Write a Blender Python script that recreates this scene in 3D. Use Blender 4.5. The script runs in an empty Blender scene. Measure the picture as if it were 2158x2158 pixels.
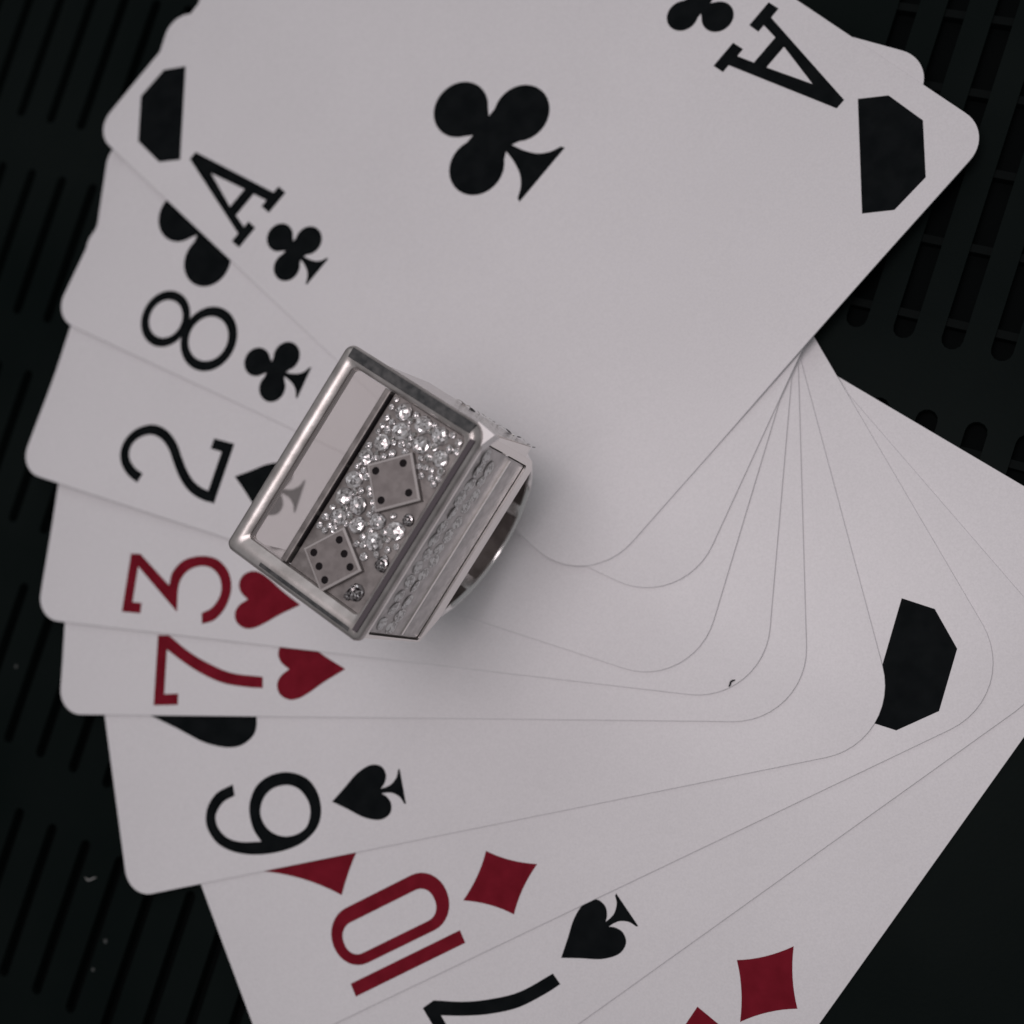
import bpy, bmesh, math, random
from mathutils import Vector, Matrix
from mathutils.geometry import tessellate_polygon
random.seed(7)
MM = 0.001
scene = bpy.context.scene
COL = scene.collection

# ------------------------------------------------------------------ camera
cam_d = bpy.data.cameras.new('camera')
cam = bpy.data.objects.new('camera', cam_d)
COL.objects.link(cam)
right = Vector((0.945205, 0.045803, -0.323248))
up = Vector((0.0, 0.990110, 0.140293))
back = Vector((0.326477, -0.132606, 0.935857))
m = Matrix((right, up, back)).transposed().to_4x4()
m.translation = Vector((46.07, -18.71, 132.07)) * MM
cam.matrix_world = m
cam_d.sensor_width = 36.0
cam_d.lens = 36.0 * 2650.3 / 2158.0
cam_d.clip_start = 0.005
cam_d.clip_end = 20.0
cam_d.dof.use_dof = True
cam_d.dof.focus_distance = 0.121
cam_d.dof.aperture_fstop = 22.0
scene.camera = cam

# ------------------------------------------------------------------ light
world = bpy.data.worlds.new('World')
scene.world = world
world.use_nodes = True
bg = world.node_tree.nodes['Background']
bg.inputs[0].default_value = (0.955, 0.96, 0.985, 1)
bg.inputs[1].default_value = 0.20

def area(name, loc, target, size, power, color):
    d = bpy.data.lights.new(name, 'AREA')
    d.shape = 'RECTANGLE'; d.size = size[0]; d.size_y = size[1]
    d.energy = power; d.color = color
    o = bpy.data.objects.new(name, d); COL.objects.link(o)
    o.location = loc
    o.rotation_euler = (Vector(target) - Vector(loc)).to_track_quat('-Z', 'Y').to_euler()
    return o
area('window_light', (-0.35, 1.15, 1.0), (0, 0, 0), (1.3, 1.0), 1.9, (0.97, 0.97, 1.0))
area('added_overhead_lamp', (0.014, 0.004, 0.225), (0.004, 0.002, 0), (0.11, 0.11), 0.176, (1.0, 0.90, 0.925))  # added overhead lamp: pools light in the middle, falls off towards the edges

scene.view_settings.view_transform = 'Standard'
scene.view_settings.look = 'None'
scene.view_settings.exposure = 0.0
scene.view_settings.gamma = 1.0
scene.view_settings.use_curve_mapping = False

# ------------------------------------------------------------------ materials
def mat(name, base, rough=0.5, metal=0.0, spec=0.5, coat=0.0):
    mt = bpy.data.materials.new(name); mt.use_nodes = True
    b = mt.node_tree.nodes['Principled BSDF']
    b.inputs['Base Color'].default_value = (*base, 1)
    b.inputs['Roughness'].default_value = rough
    b.inputs['Metallic'].default_value = metal
    b.inputs['Specular IOR Level'].default_value = spec
    b.inputs['Coat Weight'].default_value = coat
    return mt

def noise_color(mt, c0, c1, scale, detail=4.0, lo=0.35, hi=0.65):
    nt = mt.node_tree; b = nt.nodes['Principled BSDF']
    tc = nt.nodes.new('ShaderNodeTexCoord'); n = nt.nodes.new('ShaderNodeTexNoise')
    n.inputs['Scale'].default_value = scale; n.inputs['Detail'].default_value = detail
    r = nt.nodes.new('ShaderNodeValToRGB')
    r.color_ramp.elements[0].position = lo; r.color_ramp.elements[0].color = (*c0, 1)
    r.color_ramp.elements[1].position = hi; r.color_ramp.elements[1].color = (*c1, 1)
    nt.links.new(tc.outputs['Object'], n.inputs['Vector'])
    nt.links.new(n.outputs['Fac'], r.inputs['Fac'])
    nt.links.new(r.outputs['Color'], b.inputs['Base Color'])
    return r

def noise_bump(mt, scale, strength, dist, detail=3.0):
    nt = mt.node_tree; b = nt.nodes['Principled BSDF']
    tc = nt.nodes.new('ShaderNodeTexCoord'); n = nt.nodes.new('ShaderNodeTexNoise')
    n.inputs['Scale'].default_value = scale; n.inputs['Detail'].default_value = detail
    bp = nt.nodes.new('ShaderNodeBump')
    bp.inputs['Strength'].default_value = strength; bp.inputs['Distance'].default_value = dist
    nt.links.new(tc.outputs['Object'], n.inputs['Vector'])
    nt.links.new(n.outputs['Fac'], bp.inputs['Height'])
    nt.links.new(bp.outputs['Normal'], b.inputs['Normal'])

def noise_rough(mt, scale, lo, hi):
    nt = mt.node_tree; b = nt.nodes['Principled BSDF']
    tc = nt.nodes.new('ShaderNodeTexCoord'); n = nt.nodes.new('ShaderNodeTexNoise')
    n.inputs['Scale'].default_value = scale; n.inputs['Detail'].default_value = 5.0
    mr = nt.nodes.new('ShaderNodeMapRange')
    mr.inputs['From Min'].default_value = 0.3; mr.inputs['From Max'].default_value = 0.7
    mr.inputs['To Min'].default_value = lo; mr.inputs['To Max'].default_value = hi
    nt.links.new(tc.outputs['Object'], n.inputs['Vector'])
    nt.links.new(n.outputs['Fac'], mr.inputs['Value'])
    nt.links.new(mr.outputs['Result'], b.inputs['Roughness'])

M_card = mat('card_paper', (0.80, 0.775, 0.80), 0.42, spec=0.5)
def card_nodes(mt):
    nt = mt.node_tree; b = nt.nodes['Principled BSDF']; L = nt.links.new
    tc = nt.nodes.new('ShaderNodeTexCoord')
    def noise(sc, det, lo, hi):
        n = nt.nodes.new('ShaderNodeTexNoise'); n.inputs['Scale'].default_value = sc; n.inputs['Detail'].default_value = det
        r = nt.nodes.new('ShaderNodeMapRange'); r.inputs['From Min'].default_value = 0.3; r.inputs['From Max'].default_value = 0.7
        r.inputs['To Min'].default_value = lo; r.inputs['To Max'].default_value = hi
        L(tc.outputs['Object'], n.inputs['Vector']); L(n.outputs['Fac'], r.inputs['Value']); return r.outputs['Result']
    f1 = noise(5200.0, 2.0, 0.955, 1.035); f2 = noise(45.0, 4.0, 0.975, 1.02)
    m = nt.nodes.new('ShaderNodeMath'); m.operation = 'MULTIPLY'; L(f1, m.inputs[0]); L(f2, m.inputs[1])
    # sparse dust specks
    v = nt.nodes.new('ShaderNodeTexVoronoi'); v.inputs['Scale'].default_value = 95.0
    lt = nt.nodes.new('ShaderNodeMath'); lt.operation = 'LESS_THAN'; lt.inputs[1].default_value = 0.011
    sub = nt.nodes.new('ShaderNodeMath'); sub.operation = 'MULTIPLY_ADD'; sub.inputs[1].default_value = -0.22; sub.inputs[2].default_value = 1.0
    m2 = nt.nodes.new('ShaderNodeMath'); m2.operation = 'MULTIPLY'
    L(tc.outputs['Object'], v.inputs['Vector']); L(v.outputs['Distance'], lt.inputs[0]); L(lt.outputs[0], sub.inputs[0])
    L(m.outputs[0], m2.inputs[0]); L(sub.outputs[0], m2.inputs[1])
    vm = nt.nodes.new('ShaderNodeVectorMath'); vm.operation = 'SCALE'; vm.inputs[0].default_value = (0.80, 0.785, 0.80)
    L(m2.outputs[0], vm.inputs['Scale']); L(vm.outputs[0], b.inputs['Base Color'])
card_nodes(M_card)
noise_rough(M_card, 38.0, 0.36, 0.48)
noise_bump(M_card, 3000.0, 0.15, 0.00004, 2.0)
M_black = mat('black_ink', (0.008, 0.010, 0.0115), 0.6, spec=0.02)
noise_color(M_black, (0.0055, 0.0070, 0.0078), (0.0088, 0.0106, 0.0115), 500.0)
M_red = mat('red_ink', (0.16, 0.010, 0.018), 0.6, spec=0.03)
noise_color(M_red, (0.175, 0.0095, 0.019), (0.215, 0.0125, 0.025), 500.0)

M_panel = mat('black_plastic', (0.010, 0.012, 0.012), 0.5, spec=0.03)
def panel_nodes(mt):
    nt = mt.node_tree; b = nt.nodes['Principled BSDF']
    tc = nt.nodes.new('ShaderNodeTexCoord')
    n = nt.nodes.new('ShaderNodeTexNoise'); n.inputs['Scale'].default_value = 35.0; n.inputs['Detail'].default_value = 6.0
    r = nt.nodes.new('ShaderNodeValToRGB')
    r.color_ramp.elements[0].position = 0.35; r.color_ramp.elements[0].color = (0.0035, 0.0062, 0.0058, 1)
    r.color_ramp.elements[1].position = 0.7; r.color_ramp.elements[1].color = (0.0068, 0.0098, 0.0092, 1)
    # sparse dust specks
    v = nt.nodes.new('ShaderNodeTexVoronoi'); v.inputs['Scale'].default_value = 190.0
    n2 = nt.nodes.new('ShaderNodeTexNoise'); n2.inputs['Scale'].default_value = 120.0
    ma = nt.nodes.new('ShaderNodeMath'); ma.operation = 'LESS_THAN'; ma.inputs[1].default_value = 0.050
    mb = nt.nodes.new('ShaderNodeMath'); mb.operation = 'GREATER_THAN'; mb.inputs[1].default_value = 0.55
    mc = nt.nodes.new('ShaderNodeMath'); mc.operation = 'MULTIPLY'
    md = nt.nodes.new('ShaderNodeMath'); md.operation = 'MULTIPLY'; md.inputs[1].default_value = 0.16
    mix = nt.nodes.new('ShaderNodeMixRGB'); mix.inputs[2].default_value = (0.42, 0.43, 0.42, 1)
    L = nt.links.new
    L(tc.outputs['Object'], n.inputs['Vector']); L(tc.outputs['Object'], v.inputs['Vector']); L(tc.outputs['Object'], n2.inputs['Vector'])
    L(n.outputs['Fac'], r.inputs['Fac'])
    L(v.outputs['Distance'], ma.inputs[0]); L(n2.outputs['Fac'], mb.inputs[0])
    L(ma.outputs[0], mc.inputs[0]); L(mb.outputs[0], mc.inputs[1]); L(mc.outputs[0], md.inputs[0])
    L(md.outputs[0], mix.inputs[0]); L(r.outputs['Color'], mix.inputs[1]); L(mix.outputs[0], b.inputs['Base Color'])
panel_nodes(M_panel)
noise_bump(M_panel, 1800.0, 0.2, 0.00008, 2.0)
M_tray = mat('dark_cavity', (0.002, 0.003, 0.003), 0.8, spec=0.05)
M_rib = mat('slot_rib', (0.0035, 0.0050, 0.0048), 0.7, spec=0.06)

M_silver = mat('polished_silver', (0.78, 0.75, 0.73), 0.14, 1.0)
noise_rough(M_silver, 700.0, 0.10, 0.22)
M_bezel = mat('worn_silver_bezel', (0.50, 0.47, 0.455), 0.33, 0.7)
noise_color(M_bezel, (0.42, 0.395, 0.38), (0.60, 0.57, 0.555), 450.0)
noise_bump(M_bezel, 1500.0, 0.25, 0.00006, 4.0)
M_plate = mat('oxidised_silver', (0.20, 0.18, 0.17), 0.45, 0.5)
noise_color(M_plate, (0.16, 0.145, 0.14), (0.26, 0.24, 0.232), 900.0)
M_die = mat('matte_silver', (0.20, 0.18, 0.175), 0.5, 0.3)
noise_color(M_die, (0.185, 0.165, 0.16), (0.235, 0.212, 0.206), 1300.0)
M_dark = mat('black_enamel', (0.010, 0.008, 0.009), 0.6, spec=0.1)
M_panelside = mat('frosted_side_panel', (0.50, 0.48, 0.47), 0.45, 0.6)
noise_color(M_panelside, (0.47, 0.45, 0.445), (0.60, 0.575, 0.57), 1100.0)
M_edge = mat('die_edge_highlight', (0.50, 0.47, 0.46), 0.4, 0.2)  # lighter colour stands in for the bevel highlight
M_band = mat('bright_silver_band', (0.93, 0.91, 0.90), 0.16, 1.0)
M_lint = mat('grey_lint', (0.32, 0.32, 0.31), 0.9)
M_lintd = mat('dark_lint', (0.03, 0.03, 0.035), 0.9)

def crystal(name, tint):
    mt = mat(name, tint, 0.12, 0.6)
    return mt
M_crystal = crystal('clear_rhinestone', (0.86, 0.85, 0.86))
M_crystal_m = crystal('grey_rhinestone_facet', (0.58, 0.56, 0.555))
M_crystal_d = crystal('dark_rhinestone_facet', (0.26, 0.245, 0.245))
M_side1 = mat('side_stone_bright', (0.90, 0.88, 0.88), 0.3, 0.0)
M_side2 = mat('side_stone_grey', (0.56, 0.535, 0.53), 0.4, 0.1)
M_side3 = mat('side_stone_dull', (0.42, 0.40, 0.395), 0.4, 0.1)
M_darktone = mat('dark_bezel_tone', (0.06, 0.063, 0.065), 0.6, 0.0, spec=0.15)  # on the end strip this colour holds the bevel's dark reflection
noise_color(M_darktone, (0.040, 0.043, 0.045), (0.10, 0.10, 0.10), 1200.0)
M_darkline = mat('dark_line', (0.095, 0.082, 0.09), 0.6, 0.0, spec=0.15)
M_bandrefl = mat('dark_band_reflection', (0.16, 0.135, 0.125), 0.35, 0.7)  # dark reflection inside the band, put into the colour
noise_color(M_bandrefl, (0.10, 0.082, 0.076), (0.20, 0.17, 0.16), 500.0)

M_glass = bpy.data.materials.new('veiled_clear_window'); M_glass.use_nodes = True
nt = M_glass.node_tree
for n in list(nt.nodes): nt.nodes.remove(n)
out = nt.nodes.new('ShaderNodeOutputMaterial')
tr = nt.nodes.new('ShaderNodeBsdfTransparent'); tr.inputs[0].default_value = (0.95, 0.93, 0.925, 1)
gl = nt.nodes.new('ShaderNodeBsdfGlossy'); gl.inputs['Roughness'].default_value = 0.05
df = nt.nodes.new('ShaderNodeBsdfDiffuse'); df.inputs[0].default_value = (0.72, 0.68, 0.67, 1)  # diffuse share paints in the veil of light reflected by the pane
fr = nt.nodes.new('ShaderNodeFresnel'); fr.inputs[0].default_value = 1.5
m1 = nt.nodes.new('ShaderNodeMixShader'); m2 = nt.nodes.new('ShaderNodeMixShader'); m1.inputs[0].default_value = 0.15
nt.links.new(tr.outputs[0], m1.inputs[1]); nt.links.new(df.outputs[0], m1.inputs[2])
nt.links.new(fr.outputs[0], m2.inputs[0]); nt.links.new(m1.outputs[0], m2.inputs[1]); nt.links.new(gl.outputs[0], m2.inputs[2])
nt.links.new(m2.outputs[0], out.inputs[0])

# ------------------------------------------------------------------ helpers
def obj(name, bm, material, parent=None, smooth=False):
    me = bpy.data.meshes.new(name)
    bmesh.ops.recalc_face_normals(bm, faces=bm.faces[:])
    for f in bm.faces: f.smooth = smooth
    bm.to_mesh(me); bm.free()
    me.materials.append(material)
    o = bpy.data.objects.new(name, me); COL.objects.link(o)
    if parent: o.parent = parent
    return o

def shared(name, me, parent, mtx):
    o = bpy.data.objects.new(name, me); COL.objects.link(o)
    o.parent = parent; o.matrix_local = mtx
    return o

def tag(o, label, cat, group=None):
    o['label'] = label; o['category'] = cat
    if group: o['group'] = group
    return o

def empty(name, loc, rz=0.0):
    o = bpy.data.objects.new(name, None); COL.objects.link(o)
    o.empty_display_size = 0.01
    o.location = loc; o.rotation_euler = (0, 0, rz)
    return o

def add_sheet(bm, loops, z0, z1=None):
    """Flat polygon with holes at height z1 (top); with z0 < z1 also walls and underside. mm in, metres out."""
    pts = [[Vector((x, y, 0)) for x, y in lp] for lp in loops]
    tris = tessellate_polygon(pts)
    flat = [q for lp in pts for q in lp]
    ztop = z0 if z1 is None else z1
    tv = [bm.verts.new((q.x * MM, q.y * MM, ztop * MM)) for q in flat]
    for t in tris:
        try: bm.faces.new([tv[i] for i in t])
        except ValueError: pass
    if z1 is None: return
    bv = [bm.verts.new((q.x * MM, q.y * MM, z0 * MM)) for q in flat]
    for t in tris:
        try: bm.faces.new([bv[i] for i in reversed(t)])
        except ValueError: pass
    k = 0
    for lp in loops:
        n = len(lp)
        for i in range(n):
            j = (i + 1) % n
            bm.faces.new((tv[k + i], tv[k + j], bv[k + j], bv[k + i]))
        k += n

def rrect(x0, y0, x1, y1, r, n=8):
    p = []
    if not isinstance(r, (tuple, list)): r = (r,) * 4
    for (cx, cy, sx, sy, a, rr) in ((x1, y1, -1, -1, 0, r[0]), (x0, y1, 1, -1, 90, r[1]), (x0, y0, 1, 1, 180, r[2]), (x1, y0, -1, 1, 270, r[3])):
        for i in range(n + 1):
            t = math.radians(a + 90 * i / n)
            p.append((cx + sx * rr + rr * math.cos(t), cy + sy * rr + rr * math.sin(t)))
    return p

def smooth_loop(pts, corners=(), n=5, closed=True):
    """Catmull-Rom through pts; indices in corners stay sharp."""
    N = len(pts); outp = []
    rng = range(N if closed else N - 1)
    for i in rng:
        p1, p2 = pts[i], pts[(i + 1) % N]
        p0 = pts[i - 1] if (closed or i > 0) else p1
        p3 = pts[(i + 2) % N] if (closed or i + 2 < N) else p2
        if i in corners: p0 = (2 * p1[0] - p2[0], 2 * p1[1] - p2[1])
        if (i + 1) % N in corners: p3 = (2 * p2[0] - p1[0], 2 * p2[1] - p1[1])
        straight = i in corners and (i + 1) % N in corners
        for k in range(1 if straight else n):
            t = k / n
            f = lambda a, b, c, d: 0.5 * (2 * b + (c - a) * t + (2 * a - 5 * b + 4 * c - d) * t * t + (3 * b - a - 3 * c + d) * t ** 3)
            outp.append((f(p0[0], p1[0], p2[0], p3[0]), f(p0[1], p1[1], p2[1], p3[1])))
    if not closed: outp.append(pts[-1])
    return outp

def stroke(cl, w):
    L, R = [], []
    for i, p in enumerate(cl):
        a = cl[max(i - 1, 0)]; b = cl[min(i + 1, len(cl) - 1)]
        dx, dy = b[0] - a[0], b[1] - a[1]; d = math.hypot(dx, dy) or 1
        L.append((p[0] - dy / d * w / 2, p[1] + dx / d * w / 2)); R.append((p[0] + dy / d * w / 2, p[1] - dx / d * w / 2))
    return L + R[::-1]

def ellipse(cx, cy, rx, ry, n=40):
    return [(cx + rx * math.cos(2 * math.pi * i / n), cy + ry * math.sin(2 * math.pi * i / n)) for i in range(n)]

# ------------------------------------------------------------------ glyphs, in mm from the card's top left corner, y downwards
def g_A():
    return [[[(5.80, 14.55), (3.05, 27.20), (1.83, 27.22), (1.86, 28.62), (5.01, 28.62), (5.04, 27.27), (4.15, 27.27), (4.52, 25.30),
              (7.95, 25.30), (8.40, 27.30), (7.45, 27.33), (7.50, 28.74), (10.70, 28.74), (10.67, 27.38), (9.72, 27.38), (6.95, 14.55)],
             [(4.81, 23.80), (6.30, 18.45), (7.62, 23.80)]]]
def g_8():
    return [[ellipse(5.75, 15.95, 3.66, 3.52), ellipse(5.75, 16.0, 2.46, 2.40)], [ellipse(5.68, 23.0, 4.12, 3.95), ellipse(5.66, 22.95, 2.84, 2.78)]]
def g_2(dx=0, dy=0):
    cl = smooth_loop([(3.71, 17.78), (4.16, 16.32), (5.10, 15.0), (6.35, 14.35), (7.77, 14.47), (9.02, 15.37), (9.86, 17.0), (9.72, 18.88), (8.71, 20.63),
                      (7.27, 22.0), (5.85, 23.4), (4.75, 24.95), (4.20, 26.6), (4.08, 28.2)], closed=False)
    bar = [(3.45, 28.92), (11.06, 28.92), (11.0, 25.98), (9.70, 25.98), (9.70, 27.58), (3.60, 27.58)]
    return [[[(x + dx, y + dy) for x, y in stroke(cl, 1.28)]], [[(x + dx, y + dy) for x, y in bar]]]
def g_3():
    P = [(9.24, 12.44), (9.29, 13.81), (5.83, 18.54), (7.52, 18.77), (9.07, 20.19), (9.73, 22.57), (9.44, 24.81), (8.04, 26.52), (6.1, 27.17), (3.96, 26.75),
         (2.32, 25.52), (1.65, 23.86), (2.91, 23.60), (3.81, 25.0), (5.52, 25.83), (7.24, 25.43), (8.32, 24.17), (8.50, 22.49), (7.68, 20.75), (5.94, 19.90), (2.75, 20.18),
         (7.74, 13.76), (3.35, 13.74), (3.36, 15.05), (2.10, 15.08), (2.06, 12.42)]
    return [[smooth_loop(P, (0, 1, 2, 11, 12, 20, 21, 22, 23, 24, 25))]]
def g_7(dx=0, dy=0):
    P = [(9.57, 13.70), (9.55, 15.25), (7.6, 18.09), (6.19, 20.86), (5.03, 24.11), (4.57, 28.26), (3.28, 28.31), (3.38, 26.28), (3.87, 22.94), (5.08, 19.77), (6.50, 17.16),
         (7.84, 15.06), (2.52, 15.0), (2.6, 16.93), (1.28, 16.95), (1.19, 13.60)]
    return [[[(x + dx, y + dy) for x, y in smooth_loop(P, (0, 1, 5, 6, 11, 12, 13, 14, 15))]]]
def g_6():
    P = [(9.0, 16.13), (8.61, 14.61), (7.68, 13.51), (6.83, 13.18), (5.65, 13.42), (4.46, 14.41), (3.7, 16.11), (3.29, 18.64), (4.84, 17.88), (6.67, 17.69), (8.17, 18.09),
         (9.64, 19.27), (10.39, 21.23), (10.27, 23.54), (9.18, 25.64), (7.42, 26.7), (5.4, 26.83), (3.76, 26.14), (2.61, 24.66), (1.96, 22.76), (1.76, 20.17), (2.03, 17.38),
         (2.8, 14.9), (4.04, 13.01), (5.69, 12.02), (7.07, 11.88), (8.56, 12.46), (9.77, 13.88), (10.32, 16.1)]
    Hh = [(6.63, 19.12), (8.05, 19.85), (8.86, 21.2), (8.90, 23.02), (8.19, 24.43), (6.79, 25.32), (5.44, 25.44), (4.01, 24.8), (3.32, 23.53), (3.30, 21.74), (4.05, 20.21), (5.23, 19.32)]
    return [[smooth_loop(P, (0, 7, 28)), smooth_loop(Hh)]]
def g_10():
    return [[rrect(4.28, 12.92, 10.62, 27.88, (3.1, 3.1, 3.1, 3.1), 8), rrect(5.46, 14.25, 8.98, 26.2, (1.6, 1.6, 1.6, 1.6), 8)],
            [[(1.62, 13.18), (3.08, 13.18), (3.14, 27.53), (1.72, 27.53)]]]

def club(cx, cy, s):
    r, hx, ty = 3.42, 3.97, -6.5
    half = []
    half += [(0.50, 1.75)]
    for i in range(0, 23):                       # right lobe, from throat round to the crevice
        t = math.radians(141 - (141 + 116) * i / 22)
        half.append((hx + r * math.cos(t), 0.05 + r * math.sin(t)))
    half += [(1.42, -3.02)]
    for i in range(0, 15):
        t = math.radians(50 - (50 + 90) * i / 14)
        half.append((r * math.cos(t), ty + r * math.sin(t)))
    lobe = half
    stem = [(3.95, 7.25), (3.75, 6.75), (2.6, 6.15), (1.55, 5.05), (0.85, 3.4)]
    st = [(stem[0])] + smooth_loop(stem[1:] + [(0.50, 1.75)], (), closed=False)[:-1]
    full = st + lobe
    left = [(-x, y) for x, y in full[::-1]][1:]
    return [[[(cx + x * s, cy + y * s) for x, y in full + left]]]
def spade(cx, ty, s):
    hf = smooth_loop([(0, 0), (1.15, 1.72), (2.45, 3.6), (3.05, 5.45), (2.62, 6.75), (1.6, 7.12), (0.75, 6.75), (0.28, 6.2)], (0, 7), closed=False)
    hf += smooth_loop([(0.30, 6.8), (0.5, 7.55), (1.1, 8.3), (1.85, 8.65)], (0, 3), closed=False) + [(1.95, 8.87)]
    full = hf + [(-x, y) for x, y in hf[::-1]][:-1]
    return [[[(cx + x * s, ty + y * s) for x, y in full]]]
def heart(cx, ty, s=1.0):
    hf = smooth_loop([(0, 0), (-1.44, -2.6), (-2.62, -4.42), (-3.35, -5.86), (-3.48, -7.13), (-2.88, -8.3), (-1.78, -8.70), (-.77, -8.25), (0, -7.2)], (0, 8), closed=False)
    full = hf + [(-x, y) for x, y in hf[::-1]][1:-1]
    return [[[(cx + x * s, ty + y * s) for x, y in full]]]
def diamond(cx, cy, s):
    w, h, k = 3.6, 4.68, 0.30
    out_ = []
    V = [(0, -h), (w, 0), (0, h), (-w, 0)]
    for i in range(4):
        a, b = V[i], V[(i + 1) % 4]
        for j in range(8):
            t = j / 8; q = k * 4 * t * (1 - t)
            x, y = a[0] + (b[0] - a[0]) * t, a[1] + (b[1] - a[1]) * t
            d = math.hypot((a[0] + b[0]) / 2, (a[1] + b[1]) / 2)
            out_.append((x - q * (a[0] + b[0]) / 2 / d, y - q * (a[1] + b[1]) / 2 / d))
    return [[[(cx + x * s, cy + y * s) for x, y in out_]]]
HEX = [(14.2, 4.75), (12.0, 2.42), (7.52, 2.26), (3.0, 6.53), (2.87, 11.15), (4.92, 13.47)]
W, H = 63.0, 90.4
def rot180(g): return [[[(W - x, H - y) for x, y in lp] for lp in sh] for sh in g]
def corner_bl(): return [[[(13.3, 84.95), (10.91, 87.2), (6.55, 87.16), (2.01, 82.72), (2.12, 78.22), (4.2, 76.1)]]]

# ------------------------------------------------------------------ the black vented plastic surface under the cards
U = (-0.2857, 0.9583)          # along the slots (image plane, y down)
T = (0.9583, 0.2857)           # across the slots
def ts(t, s): return (t * T[0] + s * U[0], -(t * T[1] + s * U[1]))
def slot_loop(t, s0, s1, w):
    p = []; r = w / 2
    for i in range(7):
        a = math.pi + math.pi * i / 6
        p.append(ts(t + r * math.cos(a), s0 + r + r * math.sin(a)))
    for i in range(7):
        a = math.pi * i / 6
        p.append(ts(t + r * math.cos(a), s1 - r + r * math.sin(a)))
    return p
bm = bmesh.new()
def panel_cell(t0, t1, s0, s1, slot=None):
    loops = [[ts(t0, s0), ts(t1, s0), ts(t1, s1), ts(t0, s1)]]
    if slot: loops.append(slot_loop(*slot))
    pts = [[Vector((x, y, 0)) for x, y in lp] for lp in loops]
    flat = [q for lp in pts for q in lp]
    vs = [bm.verts.new((q.x * MM, q.y * MM, 0)) for q in flat]
    for tr_ in tessellate_polygon(pts): bm.faces.new([vs[i] for i in tr_])
    if slot:
        lp = loops[1]; n = len(lp)
        b2 = [bm.verts.new((x * MM, y * MM, -1.5 * MM)) for x, y in lp]
        for i in range(n):
            j = (i + 1) % n
            bm.faces.new((vs[4 + i], vs[4 + j], b2[j], b2[i]))
PL, RL = 5.3, 26.15
tl0 = -44.3 + PL * -12 - PL / 2
ribs = []
S_TOP = 1.4 - 3.3 - RL * 5
S_BOT = 1.4 - 3.3 + RL * 4
for k in range(-12, 7):
    tc_ = -44.3 + PL * k
    for r_ in range(-5, 4):
        s0 = 1.4 + RL * r_
        panel_cell(tc_ - PL / 2, tc_ + PL / 2, s0 - 3.3, s0 - 3.3 + RL, (tc_, s0, s0 + 19.5, 1.42))
tl1 = -44.3 + PL * 6 + PL / 2
PR = 4.93
tr0 = 34.7 - PR * 2 - PR / 2
panel_cell(tl1, tr0, S_TOP, S_BOT)
for k in range(-2, 9):
    tc_ = 34.7 + PR * k
    a0, a1 = tc_ - PR / 2, tc_ + PR / 2
    panel_cell(a0, a1, S_TOP, -26.05, (tc_, -104.6, -29.3, 2.15))
    panel_cell(a0, a1, -26.05, 3.4, (tc_, -22.8, 1.6, 2.15))
    panel_cell(a0, a1, 3.4, S_BOT)
    for i in range(9): ribs.append((tc_, -32.1 - 8.1 * i))
    for i in range(3): ribs.append((tc_, -19.6 + 8.1 * i))
tr1 = 34.7 + PR * 8 + PR / 2
panel_cell(-260, 260, -320, S_TOP); panel_cell(-260, 260, S_BOT, 320)
panel_cell(-260, tl0, S_TOP, S_BOT); panel_cell(tr1, 260, S_TOP, S_BOT)
surface = obj('plastic_surface', bm, M_panel)
surface['kind'] = 'structure'
bm = bmesh.new()
add_sheet(bm, [[ts(-130, -180), ts(110, -180), ts(110, 150), ts(-130, 150)]], -2.2, -1.5)
tray = obj('lower_tray', bm, M_tray); tray['kind'] = 'structure'
bm = bmesh.new()
c_ = [(-1.1, -0.42), (1.1, -0.42), (1.1, 0.42), (-1.1, 0.42)]
add_sheet(bm, [[(x * T[0] + y * U[0], -(x * T[1] + y * U[1])) for x, y in c_]], -1.5, -0.30)
rib0 = obj('rib', bm, M_rib, surface)
for i, (t, s) in enumerate(ribs):
    x, y = ts(t, s)
    if i == 0: rib0.location = (x * MM, y * MM, 0)
    else: shared('rib', rib0.data, surface, Matrix.Translation((x * MM, y * MM, 0)))

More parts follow.
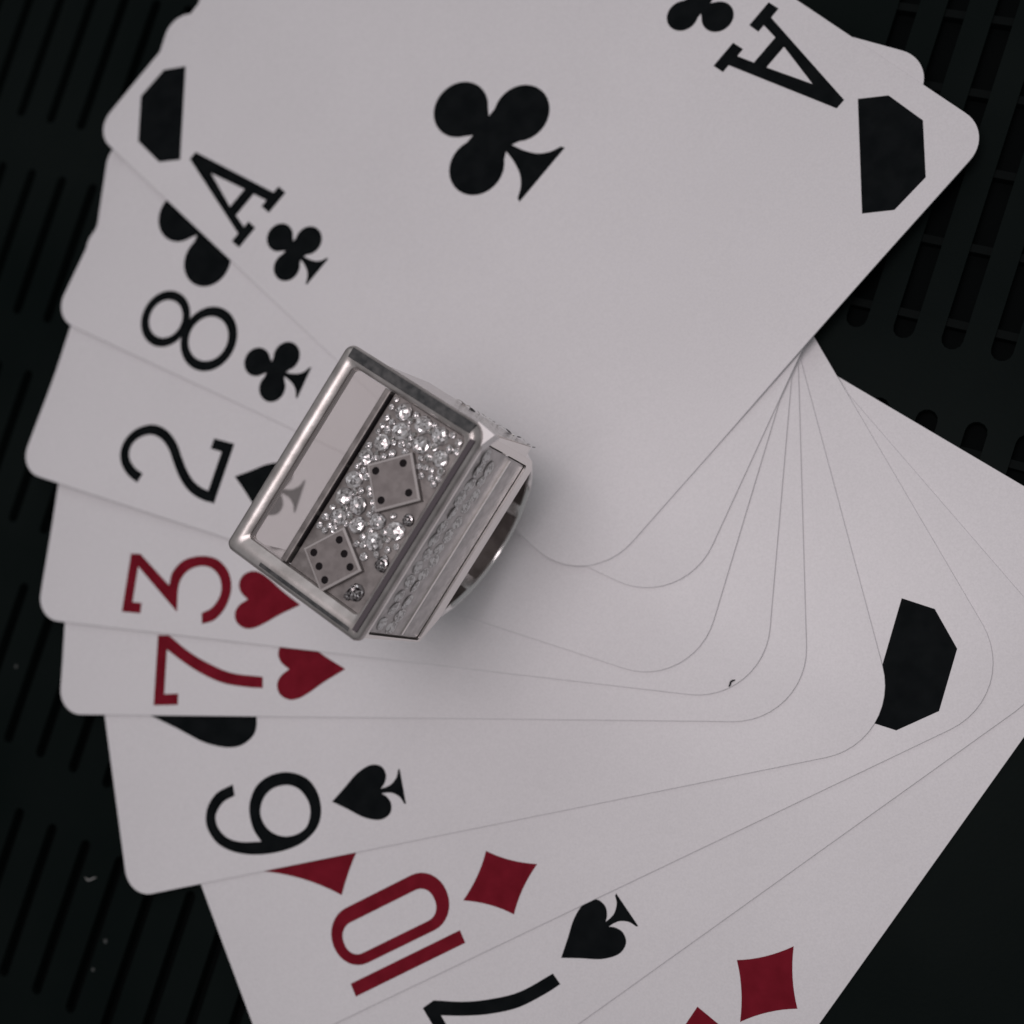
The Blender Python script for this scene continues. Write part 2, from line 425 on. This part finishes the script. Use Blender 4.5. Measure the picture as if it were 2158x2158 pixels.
# ------------------------------------------------------------------ playing cards
def sst(t):
    t = max(0.0, min(1.0, t)); return t * t * (3 - 2 * t)
LAYER, THICK = 0.30, 0.285
def build_card(layer, x, y, ang, label, prints, lift=None, top=0.0):
    """x, y: top left corner (image plane, y down); prints: (part name, shapes, material, label)"""
    z0 = 0.02 + layer * LAYER
    root = empty('playing_card', (x * MM, -y * MM, z0 * MM), math.radians(-ang))
    tag(root, label, 'playing card', 'playing cards laid out in a fan')
    def bend(bm):
        if not lift: return
        for i in range(1, 42):
            bmesh.ops.bisect_plane(bm, geom=bm.verts[:] + bm.edges[:] + bm.faces[:], plane_co=(i * 1.5 * MM, 0, 0), plane_no=(1, 0, 0), dist=1e-8)
        for i in range(1, 60):
            bmesh.ops.bisect_plane(bm, geom=bm.verts[:] + bm.edges[:] + bm.faces[:], plane_co=(0, -i * 1.5 * MM, 0), plane_no=(0, 1, 0), dist=1e-8)
        for v in bm.verts: v.co.z += lift(v.co.x / MM, -v.co.y / MM) * MM
    bm = bmesh.new()
    r = 3.6
    rs = (3.6, 7.6, 3.2, 3.4)          # the corner below the index is worn much rounder
    o_ = rrect(0, top, W, H, rs, 12); i_ = rrect(0.04, top + 0.04, W - 0.04, H - 0.04, [q - 0.04 for q in rs], 12)
    f = lambda lp: [(a, -b) for a, b in lp]
    # body with softly rounded upper rim
    add_sheet(bm, [f(i_)], THICK)
    n = len(o_)
    rings = []
    for lp, zz in ((i_, THICK), (o_, THICK - 0.06), (o_, 0.04), (i_, 0.0)):
        rings.append([bm.verts.new((a * MM, -b * MM, zz * MM)) for a, b in lp])
    for a, b in zip(rings, rings[1:]):
        for k in range(n):
            j = (k + 1) % n
            bm.faces.new((a[k], a[j], b[j], b[k]))
    bm.faces.new(rings[-1])
    bmesh.ops.remove_doubles(bm, verts=bm.verts[:], dist=1e-7)
    bend(bm)
    obj('card_stock', bm, M_card, root)
    for name, shapes, mtl, lab in prints:
        bm = bmesh.new()
        for k, sh in enumerate(shapes):
            add_sheet(bm, [f(lp) for lp in sh], THICK + 0.028 + 0.006 * k)
        bend(bm)
        p = obj(name, bm, mtl, root)
        if lab: p['label'] = lab
    return root

LIFT_A = lambda x, y: 0.45 * sst(1 - x / 20) * sst(1 - y / 60) + 0.40 * sst((y - 64) / 26) * sst((x - 18) / 18) * sst((62 - x) / 18)
LIFT_8 = lambda x, y: 0.30 * sst(1 - x / 16) * sst(1 - y / 45)
LIFT_2 = lambda x, y: 0.75 * sst(1 - x / 15) * sst(1 - y / 60)
LIFT_3 = lambda x, y: 0.22 * sst(1 - x / 14) * sst(1 - y / 60)
LIFT_7 = lambda x, y: 0.10 * sst(1 - x / 10) * sst(1 - y / 60)

build_card(8, -58.92, -49.63, -49.277, 'ace of clubs card lying on top of the fan', [
    ('index_letter', g_A(), M_black, None), ('index_letter', rot180(g_A()), M_black, None),
    ('index_club', club(6.18, 35.6, 0.52), M_black, None), ('index_club', rot180(club(6.18, 35.6, 0.52)), M_black, None),
    ('center_club', club(31.6, 46.85, 1.0), M_black, 'large black club in the middle of the ace'),
    ('corner_mark', [[HEX]], M_black, 'black cut-cornered mark beside the index'), ('corner_mark', rot180([[HEX]]), M_black, 'black cut-cornered mark beside the index')], LIFT_A)
build_card(7, -62.95, -25.04, -66.656, 'eight of clubs card tucked directly under the ace', [
    ('index_number', g_8(), M_black, None), ('index_club', club(5.54, 34.08, 0.52), M_black, None),
    ('corner_club', club(18.35, 17.9, 0.98), M_black, 'large black club half covered by the ace')], LIFT_8)
build_card(6, -65.86, -4.97, -74.663, 'two of spades card between the eight of clubs and the three of hearts', [
    ('index_number', g_2(), M_black, None), ('index_spade', spade(7.32, 30.45, 1.05), M_black, 'black spade partly seen through the ring window')], LIFT_2)
build_card(5, -61.65, 13.80, -86.178, 'three of hearts card with a red numeral', [
    ('index_number', g_3(), M_red, None), ('index_heart', heart(5.1, 36.55, 0.97), M_red, 'red heart beside the ring corner')], LIFT_3)
build_card(4, -57.30, 25.41, -92.465, 'seven of hearts card with a red numeral', [
    ('index_number', g_7(), M_red, None), ('index_heart', heart(5.45, 38.88, 1.0), M_red, None)], LIFT_7)
build_card(3, -45.28, 46.30, -104.981, 'six of spades card with a black numeral', [
    ('index_number', g_6(), M_black, None), ('index_spade', spade(6.0, 28.33, 1.0), M_black, None),
    ('corner_spade', spade(20.55, 6.3, 2.0), M_black, 'large black spade half covered by the seven of hearts')])
build_card(2, -25.95, 61.68, -119.045, 'ten of diamonds card with a red squared numeral', [
    ('index_number', g_10(), M_red, None), ('index_diamond', diamond(5.77, 33.9, 1.0), M_red, None),
    ('corner_diamond', diamond(18.9, 16.15, 1.9), M_red, 'large red diamond half covered by the six of spades'),
    ('corner_mark', corner_bl(), M_black, 'black cut-cornered mark near the far corner')])
build_card(1, -12.06, 71.50, -128.945, 'seven of spades card with a black numeral', [
    ('index_number', g_7(0.95, 0.85), M_black, None), ('index_spade', spade(6.3, 30.81, 1.0), M_black, None)])
build_card(0, 14.89, 80.35, -146.839, 'bottom card of the fan with a red diamond', [
    ('index_number', g_2(-0.93, 0.2), M_red, None), ('index_diamond', diamond(6.02, 35.38, 1.0), M_red, None)], None, 2.2)

# ------------------------------------------------------------------ the dice ring standing on the cards
Z8 = 0.02 + 7 * LAYER + THICK
ring = empty('dice_ring', (-4.43 * MM, -2.53 * MM, Z8 * MM), math.radians(-31.2))
tag(ring, 'chunky silver dice ring with rhinestones and a clear window, standing on the cards', 'ring')
ZB = Z8                        # ring-local heights below are given above the surface plane, minus ZB
def L(z): return z - ZB
def box(bm, x0, x1, b0, b1, z0, z1, bev=0.0):
    vs = [bm.verts.new((x * MM, -b * MM, L(z) * MM)) for z in (z0, z1) for x, b in ((x0, b0), (x1, b0), (x1, b1), (x0, b1))]
    for q in ((0, 1, 2, 3), (4, 5, 6, 7), (0, 1, 5, 4), (1, 2, 6, 5), (2, 3, 7, 6), (3, 0, 4, 7)): bm.faces.new([vs[i] for i in q])
    if bev:
        bmesh.ops.bevel(bm, geom=bm.edges[:], offset=bev * MM, segments=2, affect='EDGES', profile=0.6)

def frame_profile(levels):
    """levels: list of (loop, z): consecutive loops are bridged."""
    bm = bmesh.new(); prev = None; rings = []
    for lp, z in levels:
        rings.append([bm.verts.new((x * MM, -b * MM, L(z) * MM)) for x, b in lp])
    for a, b in zip(rings, rings[1:] + rings[:1]):
        n = len(a)
        for k in range(n):
            j = (k + 1) % n
            bm.faces.new((a[k], a[j], b[j], b[k]))
    return bm
# rrect corner order: (+x,+b) (-x,+b) (-x,-b) (+x,-b)
RO = (0.7, 0.8, 0.9, 1.7)
def fl(x0, b0, x1, b1, d, r): return rrect(x0 + d, b0 + d, x1 - d, b1 - d, [max(0.15, q - d) for q in r], 6)
out_r = (-8.4, -11.25, 8.15, 10.95)
bm = frame_profile([
    (fl(*out_r, 0.0, RO), 30.2), (fl(*out_r, 0.0, RO), 30.75), (fl(*out_r, 0.25, RO), 31.2), (fl(*out_r, 0.6, RO), 31.42),
    (rrect(-7.45, -10.2, 7.35, 10.0, (0.6, 0.6, 0.6, 1.1), 6), 31.5), (rrect(-7.0, -9.85, 7.1, 9.5, (0.5, 0.5, 0.5, 1.0), 6), 31.38),
    (rrect(-6.66, -9.6, 6.88, 8.95, (0.5, 0.5, 0.5, 0.9), 6), 31.12), (rrect(-6.6, -9.5, 6.8, 8.85, (0.5, 0.5, 0.5, 0.9), 6), 30.2)])
obj('bezel', bm, M_bezel, ring, True).data.set_sharp_from_angle(angle=math.radians(40))
# end strip paints the bevel's dark reflection; dark lines run along two other sides
bm = bmesh.new(); box(bm, -7.4, 7.0, -11.0, -10.02, 31.0, 31.53, 0.08); obj('dark_reflection_strip', bm, M_darktone, ring)
bm = bmesh.new(); box(bm, 7.25, 7.78, -9.75, 10.1, 31.0, 31.52, 0.08); obj('dark_line', bm, M_darkline, ring)
bm = bmesh.new(); box(bm, -4.0, 7.0, 10.05, 10.45, 31.0, 31.50, 0.08); obj('dark_line', bm, M_darktone, ring)
# clear window and the bar beside it
bm = bmesh.new(); box(bm, -6.58, -2.72, -9.48, 8.83, 30.55, 30.95); obj('window_pane', bm, M_glass, ring)
bm = bmesh.new(); box(bm, -2.70, -2.04, -9.48, 8.83, 29.0, 31.0, 0.12); obj('divider_bar', bm, M_plate, ring)
for b0, b1 in ((-9.2, -1.75), (-1.45, 3.2), (3.7, 7.0)):
    bm = bmesh.new(); box(bm, -2.02, -1.86, b0, b1, 29.0, 30.9); obj('enamel_line', bm, M_dark, ring)
# plate
bm = bmesh.new(); box(bm, -1.84, 6.79, -9.48, 8.84, 29.0, 30.4); plate = obj('dice_plate', bm, M_plate, ring)

def die(cx, cb, size, ang, pips, zt):
    a = math.radians(ang); bm = bmesh.new(); h = size / 2
    vs = []
    for z, hh in ((30.38, h + 0.05), (zt - 0.12, h), (zt, h - 0.2)):
        for sx, sb in ((-1, -1), (1, -1), (1, 1), (-1, 1)):
            u, w = sx * hh, sb * hh
            vs.append(bm.verts.new(((cx + u * math.cos(a) - w * math.sin(a)) * MM, -(cb + u * math.sin(a) + w * math.cos(a)) * MM, L(z) * MM)))
    for k in (0, 4):
        for i in range(4):
            j = (i + 1) % 4
            bm.faces.new((vs[k + i], vs[k + j], vs[k + 4 + j], vs[k + 4 + i]))
    bm.faces.ensure_lookup_table()
    for i in range(4, 8): bm.faces[i].material_index = 1      # bevel highlight painted as brighter edges
    bm.faces.new(vs[8:12]); bm.faces.new(vs[0:4])
    d = obj('die', bm, M_die, ring)
    d.data.materials.append(M_edge)
    for (px, pb) in pips:
        bm = bmesh.new()
        lp = ellipse(px, -pb, 0.36, 0.36, 14)
        rings_ = []
        for rr, z in ((1.0, zt - 0.1), (1.0, zt + 0.015), (0.72, zt + 0.045)):
            rings_.append([bm.verts.new(((px + (x - px) * rr) * MM, (-pb + (y + pb) * rr) * MM, L(z) * MM)) for x, y in lp])
        for a_, b_ in zip(rings_, rings_[1:]):
            for i in range(14):
                j = (i + 1) % 14
                bm.faces.new((a_[i], a_[j], b_[j], b_[i]))
        bm.faces.new(rings_[-1])
        obj('pip', bm, M_dark, d)
    return d
die(2.95, -2.74, 4.45, 45.0, [(2.82, -4.65), (0.9, -2.71), (4.8, -2.73), (2.89, -0.79)], 31.1)
die(1.80, 6.12, 4.4, 32.0, [(1.41, 4.28), (2.55, 5.05), (3.73, 5.72), (-0.1, 6.56), (1.08, 7.3), (2.27, 8.01)], 31.08)

def gem_mesh(name, mats, weights, seed, flat=0.8):
    """A cut stone: stepped facets, each facet bright or dark as the stone's inner reflections make it."""
    rnd = random.Random(seed)
    bm = bmesh.new()
    def rg(r, z, off, n=10): return [bm.verts.new((r * (1 + rnd.uniform(-.05, .05)) * math.cos(2 * math.pi * (i + off) / n), r * math.sin(2 * math.pi * (i + off) / n), (z + rnd.uniform(-.09, .09)) * flat)) for i in range(n)]
    c = bm.verts.new((0, 0, 0.44)); t = rg(0.34, 0.42, 0.0); s_ = rg(0.66, 0.33, 0.5); u = rg(0.88, 0.16, 0.0); g = rg(1.0, -0.05, 0.5); q = bm.verts.new((0, 0, -0.5))
    N = 10
    for i in range(N):
        j = (i + 1) % N
        bm.faces.new((c, t[i], t[j]))
        bm.faces.new((t[i], s_[i], t[j])); bm.faces.new((s_[i], s_[j], t[j]))
        bm.faces.new((s_[i], u[j], s_[j])) ; bm.faces.new((s_[i], u[i], u[j]))
        bm.faces.new((u[i], g[i], u[j])); bm.faces.new((g[i], g[j], u[j]))
        bm.faces.new((g[i], g[j], q))
    bmesh.ops.recalc_face_normals(bm, faces=bm.faces[:])
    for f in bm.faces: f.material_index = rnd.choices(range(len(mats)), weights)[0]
    me = bpy.data.meshes.new(name); bm.to_mesh(me); bm.free()
    for mt in mats: me.materials.append(mt)
    return me
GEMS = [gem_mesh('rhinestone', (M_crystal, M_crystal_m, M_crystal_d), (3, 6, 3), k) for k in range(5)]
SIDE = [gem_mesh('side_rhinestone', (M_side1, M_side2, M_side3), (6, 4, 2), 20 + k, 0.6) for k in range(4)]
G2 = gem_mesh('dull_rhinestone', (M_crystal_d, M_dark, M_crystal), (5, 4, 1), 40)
def gem(me, x, b, z, r, tilt=None, face=None):
    mtx = Matrix.Translation((x * MM, -b * MM, L(z) * MM))
    if face: mtx = mtx @ face
    w_ = 0.05 if face else 0.22
    mtx = mtx @ Matrix.Rotation(random.uniform(-w_, w_), 4, 'X') @ Matrix.Rotation(random.uniform(-w_, w_), 4, 'Y') @ Matrix.Rotation(random.uniform(0, 1.5), 4, 'Z') @ Matrix.Scale(r * MM, 4)
    if face: mtx = Matrix.Translation(mtx.translation) @ Matrix.Diagonal((0.8, 1, 1.3, 1)) @ Matrix.Translation(-mtx.translation) @ mtx
    return shared('rhinestone', me, ring, mtx)
big = [(-0.15, -8.5), (2.23, -8.5), (0.75, -6.95), (-0.35, -5.1), (4.24, -8.45), (3.1, -6.9), (5.4, -6.75), (-0.75, -0.95), (-0.80, 0.85), (0.85, 0.85), (-0.2, 2.75), (1.85, 2.3), (3.4, 1.05), (5.4, 0.85), (4.2, 2.75), (-1.0, -3.15)]
rs_ = random.Random(11); stones = [(x, b, rs_.uniform(.82, .98)) for x, b in big]
def in_die(x, b, cx, cb, h, ang, m):
    c_, s_ = math.cos(math.radians(ang)), math.sin(math.radians(ang)); u = (x - cx) * c_ + (b - cb) * s_; w = -(x - cx) * s_ + (b - cb) * c_
    return abs(u) < h + m and abs(w) < h + m
for _ in range(4000):
    x, b = rs_.uniform(-1.4, 6.4), rs_.uniform(-9.1, 4.6); r = rs_.uniform(.30, .46)
    if in_die(x, b, 2.95, -2.74, 2.2, 45, r * .8) or in_die(x, b, 1.8, 6.12, 2.2, 32, r * .8): continue
    if x > 4.6 and -4.4 < b < 0.0: continue                      # bare plate beside the die
    if x > 4.4 and b > 3.6: continue
    if x > 6.0 and b > 2.0: continue
    if any(math.hypot(x - p, b - q) < (r + k) * 0.86 for p, q, k in stones): continue
    stones.append((x, b, r))
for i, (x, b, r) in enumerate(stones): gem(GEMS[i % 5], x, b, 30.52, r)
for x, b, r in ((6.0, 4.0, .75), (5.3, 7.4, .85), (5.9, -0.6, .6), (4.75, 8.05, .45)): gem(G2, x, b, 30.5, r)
# small prongs between the stones
bm = bmesh.new(); bmesh.ops.create_icosphere(bm, subdivisions=1, radius=0.27 * MM)
pr_me = bpy.data.meshes.new('prong'); bm.to_mesh(pr_me); bm.free(); pr_me.materials.append(M_silver)
for x, b in ((1.0, -8.3), (3.25, -8.3), (2.0, -7.3), (4.3, -7.2), (0.35, -5.9), (1.75, -6.4), (4.4, -6.1), (-0.2, -4.05), (0.05, 0.0), (-0.1, 1.75), (0.95, 2.0), (2.7, 1.75), (4.4, 1.55), (5.0, 1.95), (3.2, 2.5), (6.2, -5.9)):
    shared('prong', pr_me, ring, Matrix.Translation((x * MM, -b * MM, L(30.6) * MM)))

# right side wall with a channel of small stones
XW = 7.75
def wall_sheet(bm, loops, x0, x1):
    """loops in (b, z) extruded along x"""
    pts = [[Vector((b, z, 0)) for b, z in lp] for lp in loops]
    flat = [q for lp in pts for q in lp]; tris = tessellate_polygon(pts)
    A = [bm.verts.new((x1 * MM, -q.x * MM, L(q.y) * MM)) for q in flat]; B = [bm.verts.new((x0 * MM, -q.x * MM, L(q.y) * MM)) for q in flat]
    for t in tris: bm.faces.new([A[i] for i in t]); bm.faces.new([B[i] for i in reversed(t)])
    k = 0
    for lp in loops:
        n = len(lp)
        for i in range(n):
            j = (i + 1) % n
            bm.faces.new((A[k + i], A[k + j], B[k + j], B[k + i]))
        k += n
outer = [(-10.75, 30.18), (10.55, 30.18), (10.35, 17.0), (7.6, 15.7), (-10.0, 15.7), (-10.75, 17.0)]
hole = rrect(-10.05, 17.45, 10.15, 29.0, 0.35, 4)
bm = bmesh.new(); wall_sheet(bm, [outer, hole], 6.9, XW); obj('side_frame', bm, M_silver, ring)
bm = bmesh.new(); wall_sheet(bm, [rrect(-9.9, 17.6, 10.0, 28.85, 0.3, 4)], 6.95, XW - 0.25)
sp = obj('side_panel', bm, M_panelside, ring)
bm = bmesh.new(); wall_sheet(bm, [[(-9.7, 21.5), (9.8, 21.5), (9.8, 21.85), (-9.7, 21.85)]], XW - 0.25, XW - 0.08); obj('side_ridge', bm, M_silver, ring)
FX = Matrix.Rotation(math.radians(90), 4, 'Y')
rs2 = random.Random(5)
for i in range(13):
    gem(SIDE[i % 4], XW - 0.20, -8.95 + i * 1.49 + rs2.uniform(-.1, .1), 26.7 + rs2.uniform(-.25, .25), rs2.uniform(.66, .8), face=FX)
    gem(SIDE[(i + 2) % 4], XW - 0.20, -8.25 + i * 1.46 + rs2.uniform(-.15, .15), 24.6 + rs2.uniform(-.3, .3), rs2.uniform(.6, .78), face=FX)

# end walls joining the head to the band (slightly flared)
for sgn in (-1, 1):
    bm = bmesh.new()
    bt, bb = (10.75, 11.9) if sgn < 0 else (10.5, 10.6)
    prof = [(bt, 30.18), (bb, 16.5), (bb - 0.9, 14.2), (bb - 1.9, 14.2), (bb - 1.3, 17.0), (bt - 1.0, 30.18)]
    xs = [(-7.4, 6.88), (-6.6, 6.85), (-5.2, 5.0), (-5.2, 5.0), (-6.6, 6.85), (-7.4, 6.88)]
    A = [bm.verts.new((xs[i][0] * MM, -sgn * b * MM, L(z) * MM)) for i, (b, z) in enumerate(prof)]
    B = [bm.verts.new((xs[i][1] * MM, -sgn * b * MM, L(z) * MM)) for i, (b, z) in enumerate(prof)]
    n = len(prof)
    for i in range(n):
        j = (i + 1) % n
        bm.faces.new((A[i], A[j], B[j], B[i]))
    bm.faces.new(A); bm.faces.new(B)
    bmesh.ops.recalc_face_normals(bm, faces=bm.faces[:])
    bmesh.ops.bevel(bm, geom=[e for e in bm.edges], offset=0.15 * MM, segments=2, affect='EDGES')
    obj('end_wall', bm, M_silver, ring, True).data.set_sharp_from_angle(angle=math.radians(35))

# band: a hoop standing upright, its axis along x
bm = bmesh.new()
Ro, Ri, hw, bc = 10.1, 9.45, 5.0, -0.7
prof = [(-hw + 0.3, Ri), (hw - 0.3, Ri), (hw, Ri + 0.15), (hw, Ro - 0.25), (hw - 0.25, Ro), (-hw + 0.25, Ro), (-hw, Ro - 0.25), (-hw, Ri + 0.15)]
NS = 96; rg_ = []
for i in range(NS):
    t = 2 * math.pi * i / NS
    rg_.append([bm.verts.new((x * MM, -(bc + r * math.sin(t) * 1.03) * MM, (Ro - r * math.cos(t)) * MM)) for x, r in prof])
for i in range(NS):
    a, b = rg_[i], rg_[(i + 1) % NS]
    for k in range(8):
        j = (k + 1) % 8
        bm.faces.new((a[k], a[j], b[j], b[k]))
obj('band', bm, M_band, ring, True).data.set_sharp_from_angle(angle=math.radians(30))

# dark patches paint the head's reflection inside the band; gaps stay bright
for a0, a1 in ((-88, -32), (-22, 26), (36, 88)):
    bm = bmesh.new(); rows = []
    for i in range(15):
        t = math.radians(a0 + (a1 - a0) * i / 14)
        rows.append([bm.verts.new((x * MM, -(bc + r * math.sin(t) * 1.03) * MM, (Ro - r * math.cos(t)) * MM)) for x, r in ((-4.6, Ri - 0.02), (4.6, Ri - 0.02), (4.6, Ri - 0.16), (-4.6, Ri - 0.16))])
    for p_, q_ in zip(rows, rows[1:]):
        for k in range(4):
            j = (k + 1) % 4
            bm.faces.new((p_[k], p_[j], q_[j], q_[k]))
    bm.faces.new(rows[0]); bm.faces.new(rows[-1])
    obj('band_reflection', bm, M_bandrefl, ring, False)
# pale wedge paints a bright highlight outside the rounded bezel corner
bm = bmesh.new(); tri = [(6.7, -11.35), (8.75, -11.1), (7.95, -9.2)]
lo_ = [bm.verts.new((x * MM, -b * MM, L(29.4) * MM)) for x, b in tri]; hi_ = [bm.verts.new((x * MM, -b * MM, L(30.75) * MM)) for x, b in tri]
for i in range(3): bm.faces.new((lo_[i], lo_[(i + 1) % 3], hi_[(i + 1) % 3], hi_[i]))
bm.faces.new(hi_); bm.faces.new(lo_)
obj('corner_highlight', bm, mat('pale_highlight', (0.86, 0.83, 0.83), 0.3, 0.2), ring)
# tiny dark and bright bits imitate the sparkle along the end wall's lower edge
rc = random.Random(3)
for i in range(16):
    t = i / 15
    x = -2.6 + 9.6 * t
    bm = bmesh.new(); bmesh.ops.create_icosphere(bm, subdivisions=1, radius=1.0)
    for v in bm.verts: v.co *= rc.uniform(0.6, 1.3)
    sx, sy = rc.uniform(0.2, 0.5), rc.uniform(0.03, 0.075)
    bmesh.ops.transform(bm, matrix=Matrix.Translation((x * MM, (11.95 + rc.uniform(-.06, .1)) * MM, L(16.6 + rc.uniform(-.1, .1)) * MM)) @ Matrix.Rotation(rc.uniform(-.5, .5), 4, 'Z') @ Matrix.Diagonal((sx * MM, sy * MM, sy * MM, 1)), verts=bm.verts[:])
    obj('edge_sparkle', bm, M_dark if rc.random() < 0.4 else M_silver, ring)

# ------------------------------------------------------------------ lint
def lint(label, pts, rad, mtl, z):
    bm = bmesh.new(); pr = None
    for i, (x, y) in enumerate(pts):
        a = pts[max(0, i - 1)]; b = pts[min(len(pts) - 1, i + 1)]
        d = Vector((b[0] - a[0], -(b[1] - a[1]), 0)).normalized(); nrm = Vector((-d.y, d.x, 0))
        r = rad * (0.5 if i in (0, len(pts) - 1) else 1)
        cur = [bm.verts.new(((Vector((x, -y, z + r)) + nrm * r * math.cos(k * math.pi / 3) + Vector((0, 0, 1)) * r * math.sin(k * math.pi / 3)) * MM)) for k in range(6)]
        if pr:
            for k in range(6): bm.faces.new((pr[k], pr[(k + 1) % 6], cur[(k + 1) % 6], cur[k]))
        pr = cur
    o = obj('lint_fibre', bm, mtl, None, True)
    tag(o, label, 'lint'); return o
lint('tiny dark curl of lint by the rounded corner of the three of hearts', [(25.01, 18.34), (25.13, 18.14), (25.2, 17.84), (25.4, 17.69), (25.64, 17.62)], 0.10, M_lintd, 0.02 + 5 * LAYER + THICK + 0.01)
lint('pale fleck of lint on the black slotted plastic', [(-52.5, 44.7), (-51.99, 44.99), (-51.46, 44.77), (-50.94, 44.56)], 0.10, M_lint, 0.01)
